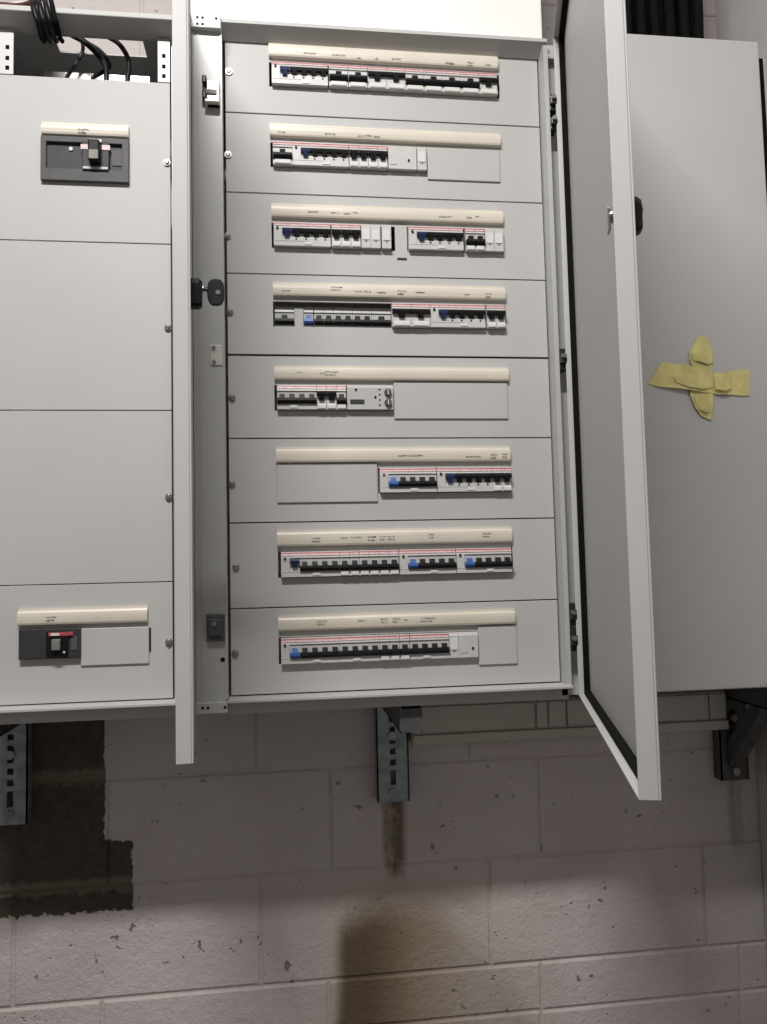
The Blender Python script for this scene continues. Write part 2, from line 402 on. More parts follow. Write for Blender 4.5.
# striker, plates and cam brackets on the left post
sb = MB().box(-.030, -.0075, -.040, -.028, 1.040, 1.085).box(-.033, -.0075, -.048, -.028, 1.040, 1.046).build('striker', 'lightmetal', mc, bevel=.0015)
MB().box(-.034, -.012, -.0425, -.0395, 1.058, 1.066).build('slot', 'hinge', sb)
MB().box(-.038, -.030, -.043, -.028, 1.078, 1.092).box(-.038, -.030, -.043, -.028, 1.049, 1.064).build('clip', 'hinge', sb, bevel=.002)
pl = MB().box(-.028, -.0075, -.0305, -.028, .574, .610).build('latch_plate', 'lightmetal', mc, bevel=.001)
for zz in (.605, .580): MB().cyl((-.022, -.0305, zz), (-.022, -.034, zz), .0035, n=10).build('rivet', 'zinc', pl)
bl = MB().box(-.038, -.0075, -.038, -.028, .098, .144).box(-.034, -.012, -.044, -.038, .108, .136).build('latch_plate', 'darksteel', mc, bevel=.0015)
MB().cyl((-.024, -.044, .128), (-.024, -.048, .128), .004, n=10).build('rivet', 'zinc', bl)
MB().cyl((-.012, -.028, .066), (-.012, -.0285, .066), .004, n=10).build('hole', 'rubber', mc)

W_PL = .5913
# strip: (xl, ytop, ybot, xr, ytop, ybot); openings: (xl, yt, yb, xr, yt, yb); blanks: (xl, yt, xr, yb)
ROWS = [
 dict(strip=(268.5, 44.5, 56.4, 497.4, 56.8, 69.3), open=[(269.2, 61.3, 86.8, 499.4, 75, 99)], blank=[], screw=(229, 72),
      text=[(304, 52, 12, 1), (332, 54, 14, 1), (357, 57, 4, 1), (375, 58, 4, 1), (392, 58, 8, 1), (446, 62, 8, 1), (468, 63, 5, 2), (485, 64, 6, 1)],
      dev=[('rcdA', 271.6), ('2B', 329), ('2B', 348.4), ('2A', 367.8), ('2A', 386.6), ('2B', 405), ('2B', 423.4), ('2B', 442), ('2B', 460.5), ('2A', 479.2)]),
 dict(strip=(269.7, 125.5, 136.6, 500, 134.5, 145.5), open=[(270.6, 143.2, 168, 426.8, 146.5, 174)], blank=[(427, 147.2, 500.5, 182)], screw=(228, 155),
      text=[(278, 131, 7, 1), (325, 133, 10, 1), (358, 135, 5, 1), (366, 135, 5, 1), (374, 136, 6, 1)],
      dev=[('2B', 272.8), ('rcdA', 292.2), ('1A', 349.2), ('1A', 358.8), ('1A', 368.4), ('1A', 378), ('wide', 388.2), ('blank', 417)]),
 dict(strip=(271.3, 205.5, 216.6, 502.7, 212, 224.3), open=[(271.7, 222.9, 247.8, 395, 226.2, 251.5), (407, 226, 251.6, 503.4, 229, 255.6)], blank=[], screw=(228, 236),
      text=[(308, 211, 11, 1), (331, 212, 9, 1), (344, 213, 6, 1), (353, 212, 4, 1), (439, 216, 12, 1), (467, 217, 5, 1), (476, 216, 4, 1)],
      dev=[('rcdA', 273.6), ('1A', 331.6), ('1A', 341.2), ('1A', 350.8), ('blank', 361.2), ('blank', 370.8), ('blank', 381.6), ('rcdA', 408.6), ('1B', 465.8), ('1B', 475.2), ('blank', 484.8), ('blank', 494)]),
 dict(strip=(272.8, 281.8, 293.8, 505, 290.5, 302), open=[(273.2, 299.6, 326.2, 505.9, 306.5, 331.4)], blank=[], screw=(230, 312),
      text=[(282, 290, 8, 1), (331, 288, 11, 2), (355, 291, 7, 1), (364, 291, 8, 1), (377, 292, 9, 1), (398, 292, 8, 2, True), (416, 292, 8, 1), (465, 294, 4, 1), (486, 295, 6, 2)],
      dev=[('2Br', 274.6), ('1blankr', 294), ('blueBr', 304), ('1Br', 314.4), ('1Br', 324), ('1Br', 333.6), ('1Br', 343.2), ('1Br', 352.8), ('1Br', 362.4), ('2Br', 372), ('2A', 391.6), ('2A', 411), ('rcdA', 430.4), ('1A', 486.8), ('1A', 496)]),
 dict(strip=(274.2, 368.2, 379.6, 508, 369, 381), open=[(274.6, 385, 410.7, 392.9, 386, 411)], blank=[(393.4, 382.6, 508.4, 418.8)], screw=(232, 398),
      text=[(297, 372, 5, 1), (320, 373, 4, 1), (325, 373, 13, 2)],
      dev=[('4B', 277), ('1A', 315.8), ('1A', 326), ('1B', 336), ('timer', 347)]),
 dict(strip=(276, 449.2, 461.9, 509.8, 449, 461.9), open=[(378.2, 467.8, 493, 511, 467.2, 492.2)], blank=[(276.8, 463.6, 377.8, 501.6)], screw=(232, 484),
      text=[(398, 455.5, 24, 1, True), (466, 456.5, 14, 1), (491, 456, 6, 2), (503, 455.5, 5, 2, True)],
      dev=[('rcdBr1', 380), ('rcdA', 437), ('1A', 492.4), ('1A', 501.6)]),
 dict(strip=(277, 533.4, 547, 511.4, 528.6, 542), open=[(278.2, 552.2, 577.6, 512.7, 546.7, 572)], blank=[], screw=(236, 567),
      text=[(312, 540, 9, 2), (341, 538, 6, 1), (351, 537.5, 10, 1), (368, 538.5, 8, 2, True), (380, 538, 6, 2), (388, 538, 8, 2), (429, 536, 5, 2), (483, 535, 9, 2)],
      dev=[('rcdBn', 281), ('1B', 338.6), ('1B', 348.6), ('1B', 358.6), ('1B', 368.8), ('1B', 378.8), ('1B', 388.8), ('rcdB', 399.4), ('rcdB', 456.2)]),
 dict(strip=(278.2, 618, 631, 514.7, 611.6, 624), open=[(278.9, 637.3, 663, 477.4, 631.5, 657.8)], blank=[(477.8, 626, 517.6, 663.6)], screw=(235, 653),
      text=[(317, 623, 9, 2), (358, 621, 8, 1), (381, 621, 7, 2), (393, 620.5, 7, 2), (404, 620, 5, 1), (421, 620, 14, 2)],
      dev=[('rcdB', 281), ('4B', 339.8), ('1B', 379.4), ('1B', 389.6), ('1B', 399.8), ('4B', 410), ('blank', 448.6), ('wide2', 458.2)]),
]
ROWN = ['top', 'second', 'third', 'fourth', 'fifth', 'sixth', 'seventh', 'lowest']
ORD = ['first', 'second', 'third', 'fourth', 'fifth', 'sixth', 'seventh', 'eighth', 'ninth', 'tenth', 'eleventh', 'twelfth', 'thirteenth', 'fourteenth', 'fifteenth']

# ------------------------------------------------------------------ breaker devices (local: x from 0, z centred, plate plane y=0)
MOD = .0176
BODY = [(.060, -.042), (.060, .042), (.016, .042), (.016, .0222), (-.0065, .0222), (-.0095, .0112), (-.0072, .0106), (-.0072, -.0120), (-.0105, -.0130), (-.0105, -.0222), (.016, -.0222), (.016, -.042)]
CACHE = {}
def cached(key, fn):
    if key not in CACHE: CACHE[key] = fn()
    return CACHE[key]
def body_mesh(wd, flat=False, mat='white'):
    prof = BODY if not flat else BODY[:5] + [(-.0105, .0170), (-.0105, -.0222)] + BODY[10:]
    return cached(('body', round(wd, 5), flat, mat), lambda: MB().prism_x(prof, .0002, wd-.0002).mesh('body', mat))
def stripe_mesh(wd, mat='red'):
    return cached(('stripe', round(wd, 5), mat), lambda: MB().prism_x([(-.0065, .0205), (-.0080, .0205), (-.0086, .0187), (-.0065, .0187)], .0002, wd-.0002).mesh('red_stripe', mat))
def pink_mesh(wd):
    return cached(('pink', round(wd, 5)), lambda: MB().prism_x([(-.0060, .0187), (-.0084, .0187), (-.0096, .0150), (-.0060, .0150)], .0006, wd-.0006).mesh('print_band', 'pink'))
def lever_mesh(n, style, mat, poles=1):
    """T-shaped lever: style A = thrown up, B = thrown down"""
    def mk():
        mb = MB(); wd = n*MOD
        if style == 'A':
            bar, st = (.0022, .0100), (-.0058, .0022)
            mb.prism_x([(-.0028, bar[0]), (-.0028, bar[1]), (-.0125, bar[1]-.0005), (-.0150, bar[1]-.0040), (-.0142, bar[0])], .0004, wd-.0004)
            for k in range(poles):
                c = wd*(k+.5)/poles; hw = .0044 if poles > 1 or n == 1 else .0050
                mb.prism_x([(-.0028, st[0]), (-.0028, st[1]), (-.0141, st[1]), (-.0118, st[0])], c-hw, c+hw)
        else:
            bar, st = (-.0115, -.0028), (-.0028, .0046)
            mb.prism_x([(-.0028, bar[0]), (-.0028, bar[1]), (-.0168, bar[1]), (-.0178, bar[0]+.0040), (-.0150, bar[0])], .0004, wd-.0004)
            for k in range(poles):
                c = wd*(k+.5)/poles; hw = .0046 if poles > 1 or n == 1 else .0052
                mb.prism_x([(-.0028, st[0]), (-.0028, st[1]), (-.0140, st[1]), (-.0167, st[0])], c-hw, c+hw)
        return mb.mesh('lever', mat)
    return cached(('lever', n, style, mat, poles), mk)
def label_mesh(wd):
    return cached(('label', round(wd, 5)), lambda: MB().prism_x([(-.0100, -.0218), (-.0100, -.0132), (-.0118, -.0132), (-.0128, -.0150), (-.0128, -.0205), (-.0118, -.0218)], wd*.10, wd*.90).mesh('label_cover', 'label'))
def box_mesh(key, name, mat, *b): return cached(('box',)+key, lambda: MB().box(*b).mesh(name, mat))

def make_device(kind, X, Z, i, row, group):
    rec = kind.endswith('r') and kind != 'timer'; k = kind[:-1] if rec else kind
    y = .0205 if rec else 0.0; z = Z-(.0035 if rec else 0)
    where = f'{ORD[i]} from left in {ROWN[row]} row'
    D = {'rcdA': ('residual_current_breaker', 'wide breaker with navy lever and four black levers up'),
         'rcdB': ('residual_current_breaker', 'wide breaker with blue lever and four black levers down'),
         'rcdBn': ('residual_current_breaker', 'wide breaker with navy lever and four black levers down'),
         'rcdBr1': ('residual_current_breaker', 'wide breaker with red button, blue lever, black levers down'),
         '1A': ('circuit_breaker', 'narrow white breaker with black lever up'), '1B': ('circuit_breaker', 'narrow white breaker with black lever down'),
         '2A': ('circuit_breaker', 'two-module white breaker with black lever up'), '2B': ('circuit_breaker', 'two-module white breaker with black lever down'),
         '4B': ('circuit_breaker', 'white breaker with four joined black levers down'),
         'blueB': ('circuit_breaker', 'narrow recessed breaker with bright blue lever'),
         '1blank': ('filler_module', 'plain narrow recessed grey module without lever'),
         'blank': ('auxiliary_module', 'narrow plain white module without lever'),
         'wide': ('auxiliary_module', 'wide plain white module with one small black button'), 'wide2': ('auxiliary_module', 'plain white module with one small black button'),
         'timer': ('time_switch', 'wide grey timer with small screen and two round dials')}[k]
    cat = {'residual_current_breaker': 'residual breaker', 'circuit_breaker': 'circuit breaker', 'filler_module': 'module', 'auxiliary_module': 'module', 'time_switch': 'timer'}[D[0]]
    t = thing(D[0], f'{D[1]}, {where}', cat, (X, y, z), group)
    if k.startswith('rcd'):
        wd = 5.85*MOD; rw = wd-4*MOD; st = 'A' if k == 'rcdA' else 'B'
        sub(body_mesh(wd), 'body', t); sub(stripe_mesh(wd), 'red_stripe', t); sub(pink_mesh(wd), 'print_band', t)
        # front panel of the residual unit fills the lever recess left and right of the lever
        sub(box_mesh(('rp', k), 'test_panel', 'white', .0006, .0150, -.0100, -.0030, -.0130, .0112), 'test_panel', t)
        sub(box_mesh(('tb', k), 'test_button', 'red' if k == 'rcdBr1' else 'black', .0050, .0090, -.0125, -.0098, .0085, .0120), 'test_button', t)
        lm = 'navy' if k in ('rcdA', 'rcdBn') else 'blue'
        lv = sub(lever_mesh(1, 'A' if k in ('rcdA', 'rcdBn') else 'B', lm), 'trip_lever', t, (.0152, 0, 0)); lv['label'] = 'blue trip lever'
        sub(lever_mesh(4, st, 'black', 4), 'lever', t, (rw, 0, 0))
        if st == 'A':
            sub(box_mesh(('rl',), 'lower_panel', 'white', rw+.0006, wd-.0006, -.0105, -.0030, -.0130, -.0064), 'lower_panel', t)
            for q in range(4): sub(box_mesh(('dot',), 'indicator', 'black', -.0014, .0014, -.0112, -.0104, -.0112, -.0082), 'indicator', t, (rw+(q+.45)*MOD, 0, 0))
        sub(box_mesh(('rlb',), 'label_cover', 'label', 0, .013, -.0118, -.0104, -.0200, -.0145), 'label_cover', t, (rw+1.3*MOD, 0, 0))
        sub(box_mesh(('ln',), 'print_line', 'ink', .002, wd*.62, -.01075, -.0104, -.0140, -.0135), 'print_line', t)
    elif k in ('1A', '1B', '2A', '2B', '4B', 'blueB'):
        n = 1 if k == 'blueB' else int(k[0]); wd = n*MOD
        sub(body_mesh(wd, False, 'light_grey' if rec else 'white'), 'body', t)
        if not rec or row == 9: sub(stripe_mesh(wd), 'red_stripe', t); sub(pink_mesh(wd), 'print_band', t)
        sub(lever_mesh(n, k[-1], 'blue' if k == 'blueB' else 'black', 4 if n == 4 else 1), 'lever', t)
        if n < 4 and not rec: sub(label_mesh(wd), 'label_cover', t)
        elif n == 4: sub(box_mesh(('rlb',), 'label_cover', 'label', 0, .013, -.0118, -.0104, -.0200, -.0145), 'label_cover', t, (1.3*MOD, 0, 0))
    elif k in ('blank', '1blank', 'wide', 'wide2'):
        n = {'blank': 1, '1blank': .95, 'wide': 3, 'wide2': 2}[k]; wd = n*MOD
        sub(body_mesh(wd, True, 'light_grey' if rec else 'white'), 'body', t)
        if not rec: sub(stripe_mesh(wd), 'red_stripe', t)
        if k == 'blank':
            sub(box_mesh(('bl',), 'label_cover', 'label', .0022, .0152, -.0118, -.0104, -.0075, .0120), 'label_cover', t)
            sub(box_mesh(('bd',), 'print_mark', 'ink_dark', .0070, .0110, -.0109, -.0104, -.0112, -.0095), 'print_mark', t)
        if k.startswith('wide'):
            sub(cached(('wb',), lambda: MB().cyl((0, -.0104, 0), (0, -.0124, 0), .0022, n=10).mesh('button', 'black')), 'button', t, (wd*.72, 0, -.006))
            sub(box_mesh(('wl',), 'print_mark', 'ink', .003, .016, -.0108, -.0104, -.0150, -.0140), 'print_mark', t)
    else:                                                     # timer
        wd = 4.75*MOD
        sub(body_mesh(wd, True, 'light_grey'), 'body', t)
        sub(box_mesh(('tf',), 'display', 'dark_grey', .0055, .0310, -.0114, -.0104, -.0125, -.0045), 'display', t)['label'] = 'small dark display'
        for zz in (.0085, -.0100):
            dl = sub(cached(('dial',), lambda: MB().cyl((0, -.0100, 0), (0, -.0165, 0), .0068, .0060, n=20).mesh('dial', 'mid_grey', smooth=False)), 'dial', t, (.0740, 0, zz))
            sub(box_mesh(('dp',), 'pointer', 'label', -.0008, .0008, -.0172, -.0164, -.0045, .0045), 'pointer', dl)
        for q in range(4): sub(box_mesh(('led',), 'indicator', 'dark_grey', -.0015, .0015, -.0113, -.0104, -.0015, .0015), 'indicator', t, (.0590, 0, .0140-q*.0095))
        for (a, b) in ((.0160, .0135), (.0510, .0)): sub(cached(('tb2',), lambda: MB().cyl((0, -.0104, 0), (0, -.0120, 0), .0021, n=10).mesh('button', 'black')), 'button', t, (a, 0, b))
    return t
for r, R in enumerate(ROWS):
    z1 = 1.2-.15*r; z0 = z1-.15
    holes = []; zc_of = []
    for o in R['open']:
        a, b = PX(o[0], (o[1]+o[2])/2), PX(o[3], (o[4]+o[5])/2)
        zt = (PX(o[0], o[1]).z+PX(o[3], o[4]).z)/2; zb = (PX(o[0], o[2]).z+PX(o[3], o[5]).z)/2
        zc = (zt+zb)/2
        holes.append((a.x, b.x, zc-.0231, zc+.0231)); zc_of.append((a.x, b.x, zc, o))
    cp = MB().holed(.0, W_PL, z0+(.0024 if r == 3 else .0010), z1-.0010, holes, 0, .003).build('cover_plate', 'grey', mc, bevel=.0006, seg=1)
    s = R['strip']; sl, sr = PX(s[0], s[1], -.006), PX(s[3], s[4], -.006); zt = (sl.z+sr.z)/2
    zb = (PX(s[0], s[2], -.006).z+PX(s[3], s[5], -.006).z)/2
    strip(sl.x, sr.x, zt, zb, cp)
    for tx in R['text']: scribble(tx[0], tx[1], tx[2], tx[3], cp, len(tx) > 4)
    for b in R['blank']:
        p0, p1 = PX(b[0], b[1], -.003), PX(b[2], b[3], -.003)
        blank(p0.x, p1.x, min(p0.z, zb-.0006), p1.z, cp)
    scr = PX(*R['screw']); screw_at(scr.x, scr.z, cp)
    MB().box(.02, .57, .061+(.0211 if r == 3 else 0), .066+(.0211 if r == 3 else 0), zc_of[0][2]-.0175, zc_of[0][2]+.0175).build('din_rail', 'zinc', mc)
    xprev = None
    for i, (kind, xp) in enumerate(R['dev']):
        for (xa, xb, zc, o) in zc_of:
            if o[0]-2 <= xp <= o[3]: zz = zc; ym = (o[1]+o[2])/2+(xp-o[0])/(o[3]-o[0])*((o[4]+o[5])-(o[1]+o[2]))/2; lo, hi = xa, xb
        X = PX(xp, ym, -.008).x
        if xprev is not None and X < xprev: X = xprev
        t = make_device(kind, X, zz, i, r, f'devices in the {ROWN[r]} row')
        kk = kind[:-1] if kind.endswith('r') and kind != 'timer' else kind
        xprev = X + .0001 + MOD*{'rcd': 5.85, '1A': 1, '1B': 1, '2A': 2, '2B': 2, '4B': 4, 'blueB': 1, '1blank': .95, 'blank': 1, 'wide': 3, 'wide2': 2, 'timer': 4.75}['rcd' if kk.startswith('rcd') else kk]
    if r == 2:
        q = PX(402, 259); MB().box(q.x-.009, q.x+.009, -.0012, 0, q.z-.0018, q.z+.0018).build('slot', 'hinge', cp)

# ------------------------------------------------------------------ doors: a folded tray with rubber seal
def door(parent, hinge, free, thick, side, lock_u):
    """hinge/free: (x,y) of the inner rim; side=+1 puts the outer skin to the right of hinge->free seen from the camera"""
    h, f = Vector((hinge[0], hinge[1], 0)), Vector((free[0], free[1], 0)); L = (f-h).length
    u = (f-h).normalized(); n = Vector((-u.y, u.x, 0)) * side       # n points to the outside skin
    T = Matrix((u, n, Vector((0, 0, 1)))).transposed().to_4x4(); T.translation = h
    z0, z1 = -.020, Z_TOP; e = .0025
    d = MB(T).box(0, L, thick-e, thick, z0, z1).box(0, e, 0, thick-e, z0, z1).box(L-e, L, 0, thick-e, z0, z1) \
        .box(e, L-e, 0, thick-e, z0, z0+e).box(e, L-e, 0, thick-e, z1-e, z1).build('door', 'grey', parent, bevel=.0012)
    g0, g1 = thick-e-.010, thick-e-.0005; gw = .012
    MB(T).box(e+.001, e+gw, g0, g1, z0+.004, z1-.004).box(L-e-gw, L-e-.001, g0+.004, g1, z0+.004, z1-.004) \
        .box(e+gw, L-e-gw, g0, g1, z0+.004, z0+gw).box(e+gw, L-e-gw, g0, g1, z1-gw, z1-.004).build('door_seal', 'rubber', d)
    return d, T, L
dR, TR, LR = door(mc, (.6125, -.034), (.4385, -.653), .0220, 1, .05)
def handle(d, T, L, z, thick, key=False):
    u = L-.050
    prof = [(-.012, -.020), (-.009, -.024), (.009, -.024), (.012, -.020), (.012, .012), (.008, .021), (0, .0235), (-.008, .021), (-.012, .012)]
    n = len(prof)
    mb = MB(T); pts = []
    for (w_, sc, dz) in ((thick, .86, 0), (thick+.010, .86, 0), (thick+.015, .72, -.001)):
        pts += [(u+a*sc, w_, z+b*sc+dz) for a, b in prof]
    fs = [tuple(range(n)), tuple(range(3*n-1, 2*n-1, -1))]
    for l in range(2): fs += [(l*n+i, (l+1)*n+i, (l+1)*n+(i+1) % n, l*n+(i+1) % n) for i in range(n)]
    mb.add(pts, fs)
    hd = mb.build('handle', 'black', d, bevel=.001)
    MB(T).cyl((u, thick+.014, z+.006), (u, thick+.0165, z+.006), .0055, n=16).build('lock_cylinder', 'zinc', d)
    return u
uR = handle(dR, TR, LR, .597, .0220)
# lock cam on the inner side
MB(TR).cyl((uR, .0195, .598), (uR, .0010, .598), .009, .007, n=16).box(uR-.007, uR+.007, .0005, .0035, .580, .606).build('lock_cam', 'zinc', dR, bevel=.001)
for hz, hh in ((1.083, .016), (1.042, .012), (.591, .020), (.124, .020), (.078, .020)):
    hg = MB().box(.6025, .6175, -.030, -.004, hz-hh, hz+hh).box(.6025, .614, -.038, -.020, hz-hh*.45, hz+hh*.45).build('hinge', 'hinge', mc, bevel=.0015)
    MB().cyl((.607, -.038, hz+.004), (.607, -.043, hz+.004), .0042, n=12).build('hinge_pin', 'zinc', hg)

# ------------------------------------------------------------------ left cabinet
lc = thing('distribution_cabinet', 'narrow left cabinet with plain cover plates and open cable space on top', 'cabinet', (-.25, .1, Z_BOT))
LX0, LX1 = -.445, -.0605
cabinet_body(lc, LX0, LX1, -.030, .24, Z_BOT, Z_TOP, 'grey', (-.313, -.153, .018, .090))
MB().prism_x([(-.032, Z_TOP-.0002), (-.032, 1.197), (.006, 1.184), (.014, 1.184), (.014, Z_TOP-.0002)], LX0+.003, LX1-.003).build('top_lip', 'grey', lc, bevel=.0015)
MB().box(LX0+.003, LX1-.003, -.036, .010, -.0065, -.0012).box(LX0+.003, LX1-.003, -.012, -.008, -.029, -.0065).box(LX0+.003, LX1-.003, -.008, .012, -.029, -.027).build('bottom_lip', 'grey', lc, bevel=.001)
PX0, PX1 = -.412, -.0985
for x0, x1 in ((PX0, -.3685), (-.1195, PX1)):                  # slotted uprights beside the cable space
    pz = MB().box(x0, x1, 0, .003, 1.101, 1.1835).build('upright', 'post', lc)
    xc = (x0+x1)/2 if x0 > -.2 else -.3785
    for zz in (1.112, 1.130, 1.150): MB().box(xc-.0032, xc+.0032, -.0006, .0, zz-.0036, zz+.0036).build('hole', 'rubber', pz)
MB().box(-.0965, LX1-.004, .006, .010, -.001, 1.175).build('post', 'post', lc)
MB().box(-.345, -.150, .100, .103, 1.098, 1.172).build('cross_rail', 'lightmetal', lc)
LP = [(.8, 1.1, (167, 163)), (.5, .8, (168, 328)), (.2, .5, (169, 497)), (0, .2, (169, 642))]
def rect(x0, y0, x1, y1, Y=0):
    a, b = PX(x0, y0, Y), PX(x1, y1, Y); return min(a.x, b.x), max(a.x, b.x), min(a.z, b.z), max(a.z, b.z)
op = {0: rect(45, 140, 125, 178), 3: rect(20, 632, 80, 655.5)}
lplates = []
for i, (z0, z1, sc) in enumerate(LP):
    cp = MB().holed(PX0, PX1, z0+.0008, z1-.0008, [op[i]] if i in op else [], 0, .003).build('cover_plate', 'grey', lc, bevel=.0006, seg=1)
    q = PX(*sc); screw_at(q.x, q.z, cp); lplates.append(cp)
def lstrip(cp, xl, yt, yb, xr, yt2, yb2, marks):
    a, b = PX(xl, yt, -.006), PX(xr, yt2, -.006)
    strip(a.x, b.x, (a.z+b.z)/2, (PX(xl, yb, -.006).z+PX(xr, yb2, -.006).z)/2, cp)
    for mk in marks: scribble(*mk, cp)
lstrip(lplates[0], 41.5, 123.5, 133.7, 128.7, 127.2, 138, [(78, 130, 10, 2)])
lstrip(lplates[3], 17.8, 611.5, 625.4, 147.4, 608.5, 622.5, [(46, 619, 10, 2)])
a, b = PX(80.8, 627.4, -.003), PX(149.0, 663.4, -.003); blank(a.x, b.x, a.z-.002, b.z, lplates[3])
MB().box(b.x+.0004, b.x+.0030, -.0015, -.0001, b.z+.020, a.z-.004).build('slot', 'black', lplates[3])
# upper moulded-case breaker
x0, x1, z0, z1 = rect(40.8, 135.5, 129, 183, -.006)
mcb = thing('moulded_case_breaker', 'dark grey moulded-case breaker in a square bezel near the top of the left cabinet', 'circuit breaker', ((x0+x1)/2, 0, z0))
bx0, bx1, bz0, bz1 = op[0]
MB().holed(x0, x1, z0, z1, [(bx0+.004, bx1-.004, bz0+.010, bz1-.006)], -.008, -.0004).build('bezel', 'mid_grey', mcb, bevel=.001)
MB().box(bx0+.001, bx1-.001, -.002, .05, bz0+.001, bz1-.001).build('body', 'dark_grey', mcb, bevel=.001)
hx0, hx1, hz0, hz1 = rect(82, 140.5, 109, 171.5, -.010)
hs = MB().box(hx0, hx1, -.010, -.002, hz0, hz1).build('handle_housing', 'dark_grey', mcb, bevel=.0015)
hc = (hx0+hx1)/2
MB().box(hc-.010, hc+.010, -.026, -.010, hz0+.012, hz1-.004).build('handle', 'black', mcb, bevel=.003)
MB().box(hc-.008, hc+.008, -.0275, -.0258, hz0+.014, hz1-.024).build('clear_tab', 'clear', mcb, bevel=.001)
MB().box(hc-.011, hc+.011, -.014, -.010, hz1-.004, hz1+.002).build('clear_tab', 'label', mcb, bevel=.001)
for s_ in (-1, 1): MB().box(hc+s_*.018-.007, hc+s_*.018+.007, -.0112, -.0098, hz1-.016, hz1-.007).build('red_mark', 'pink', mcb)
MB().box(hx0+.002, hx1-.002, -.0120, -.0098, hz0+.003, hz0+.007).build('print_line', 'light_grey', mcb)
q = PX(71, 149, -.003); MB().cyl((q.x, -.002, q.z), (q.x, -.0045, q.z), .0034, n=14).build('indicator', 'label', mcb)
a0, a1, b0, b1 = rect(112, 150, 122, 166, -.003); MB().box(a0, a1, -.0035, -.0019, b0, b1).build('rating_plate', 'mid_grey', mcb)
# lower moulded-case breaker
x0, x1, z0, z1 = rect(18.8, 629.6, 80.5, 657.7, -.008)
lb = thing('moulded_case_breaker', 'small black moulded-case breaker at the bottom of the left cabinet', 'circuit breaker', ((x0+x1)/2, 0, z0))
MB().box(x0, x1, -.010, -.0004, z0, z1).build('bezel', 'dark_grey', lb, bevel=.0015)
bx0, bx1, bz0, bz1 = op[3]; MB().box(bx0+.001, bx1-.001, -.0003, .05, bz0+.001, bz1-.001).build('body', 'dark_grey', lb)
a0, a1, b0, b1 = rect(46, 632, 68, 655, -.014); MB().box(a0, a1, -.0140, -.010, b0, b1).build('handle_housing', 'black', lb, bevel=.001)
mid = (a0+a1)/2; MB().box(mid-.007, mid+.007, -.024, -.014, b0+.009, b1-.012).build('handle', 'sensor', lb, bevel=.002)
MB().box(a0+.004, a1+.008, -.0146, -.0098, b1-.007, b1-.001).build('red_mark', 'red', lb); MB().box(mid-.010, mid+.004, -.0150, -.0138, b1-.0065, b1-.0025).build('print_line', 'label', lb)
MB().cyl((a1-.006, -.014, b0+.005), (a1-.006, -.0155, b0+.005), .0018, n=10).build('indicator', 'label', lb)
a0, a1, b0, b1 = rect(71, 636, 77, 650, -.0105); MB().box(a0, a1, -.0112, -.0098, b0, b1).build('rating_plate', 'mid_grey', lb)
# its open door with handle
dL, TL, LL = door(lc, (-.0790, -.036), (-.0425, -.400), .0215, 1, .05)
uL = handle(dL, TL, LL, .592, .0215)
# key left in the lock
kp = TL @ Vector((uL, .0215+.0165, .598))
ky = thing('key', 'black-headed key left in the lock of the left cabinet door', 'key', (kp.x, kp.y, kp.z-.02))
kdir = Vector((1, .12, -.12)).normalized()
e1 = kp+kdir*.006
MB().cyl(tuple(kp), tuple(e1), .0028, n=10).build('shaft', 'hinge', ky)
cxk, czk = e1.x+.0105, e1.z-.003
oct_ = [(cxk+.0115*math.copysign(abs(math.cos(t))**.7, math.cos(t)), czk+.0185*math.copysign(abs(math.sin(t))**.75, math.sin(t))) for t in [2*math.pi*i/24 for i in range(24)]]
MB().prism_y(oct_, kp.y-.001, kp.y+.005).build('key_head', 'black', ky, bevel=.0012)
MB().cyl((cxk+.003, kp.y-.0022, czk-.001), (cxk+.003, kp.y-.001, czk-.001), .0032, n=12).build('emblem', 'zinc', ky)

# ------------------------------------------------------------------ right cabinet, closed
rc = thing('distribution_cabinet', 'closed plain grey cabinet on the right with yellow tape on its door', 'cabinet', (.83, .1, Z_BOT))
cabinet_body(rc, .652, 1.043, -.030, .24, Z_BOT, Z_TOP-.014)
MB().box(.656, 1.015, -.036, -.030, Z_BOT+.006, Z_TOP-.012).box(.650, 1.0362, -.0345, -.0302, Z_BOT+.002, Z_TOP-.016).build('door_seal', 'rubber', rc)  # seal behind the door; wider black strip adds a dark line beside its edge
MB().box(.655, 1.012, -.060, -.036, -.0165, Z_TOP).build('door', 'grey', rc, bevel=.003, seg=3)
MB().box(.66, 1.115, .08, .121, -.0400, Z_BOT-.0003).build('mounting_rail', 'darksteel', rc)

# yellow tape cross on the closed door
YD = -.060
tp = PX(700, 380, YD); tc = thing('tape_cross', 'crossed strips of crumpled yellow tape on the closed right cabinet door', 'tape', (tp.x, YD, PX(700, 420, YD).z))
def tape(poly_top, poly_bot, lift, name='tape_strip'):
    """strip between two pixel polylines, lifted off the door by small folds"""
    mb = MB(); n = len(poly_top); vs = []; 
    for dy in (0, .0006):
        for P in (poly_top, poly_bot):
            for (x, y), l in zip(P, lift):
                q = PX(x, y, YD); vs.append((q.x, YD-.0007-l-dy, q.z))
    f = []
    for i in range(n-1):
        f += [(i, i+1, n+i+1, n+i), (2*n+i, 3*n+i, 3*n+i+1, 2*n+i+1), (i, 2*n+i, 2*n+i+1, i+1), (n+i, n+i+1, 3*n+i+1, 3*n+i)]
    f += [(0, n, 3*n, 2*n), (n-1, 3*n-1, 4*n-1, 2*n-1)]
    mb.add(vs, f); return mb.build(name, 'tape', tc)
tape([(690, 351), (688.5, 353), (689, 360), (693, 372), (690, 385), (689, 395), (694, 408), (700, 416)][:8],
     [(698, 335.5), (706, 338), (711, 350), (711.5, 366), (712, 380), (712, 396), (711.5, 410), (710, 420.5)], [0, .0008, .0025, .0010, .0005, .003, .004, .002])
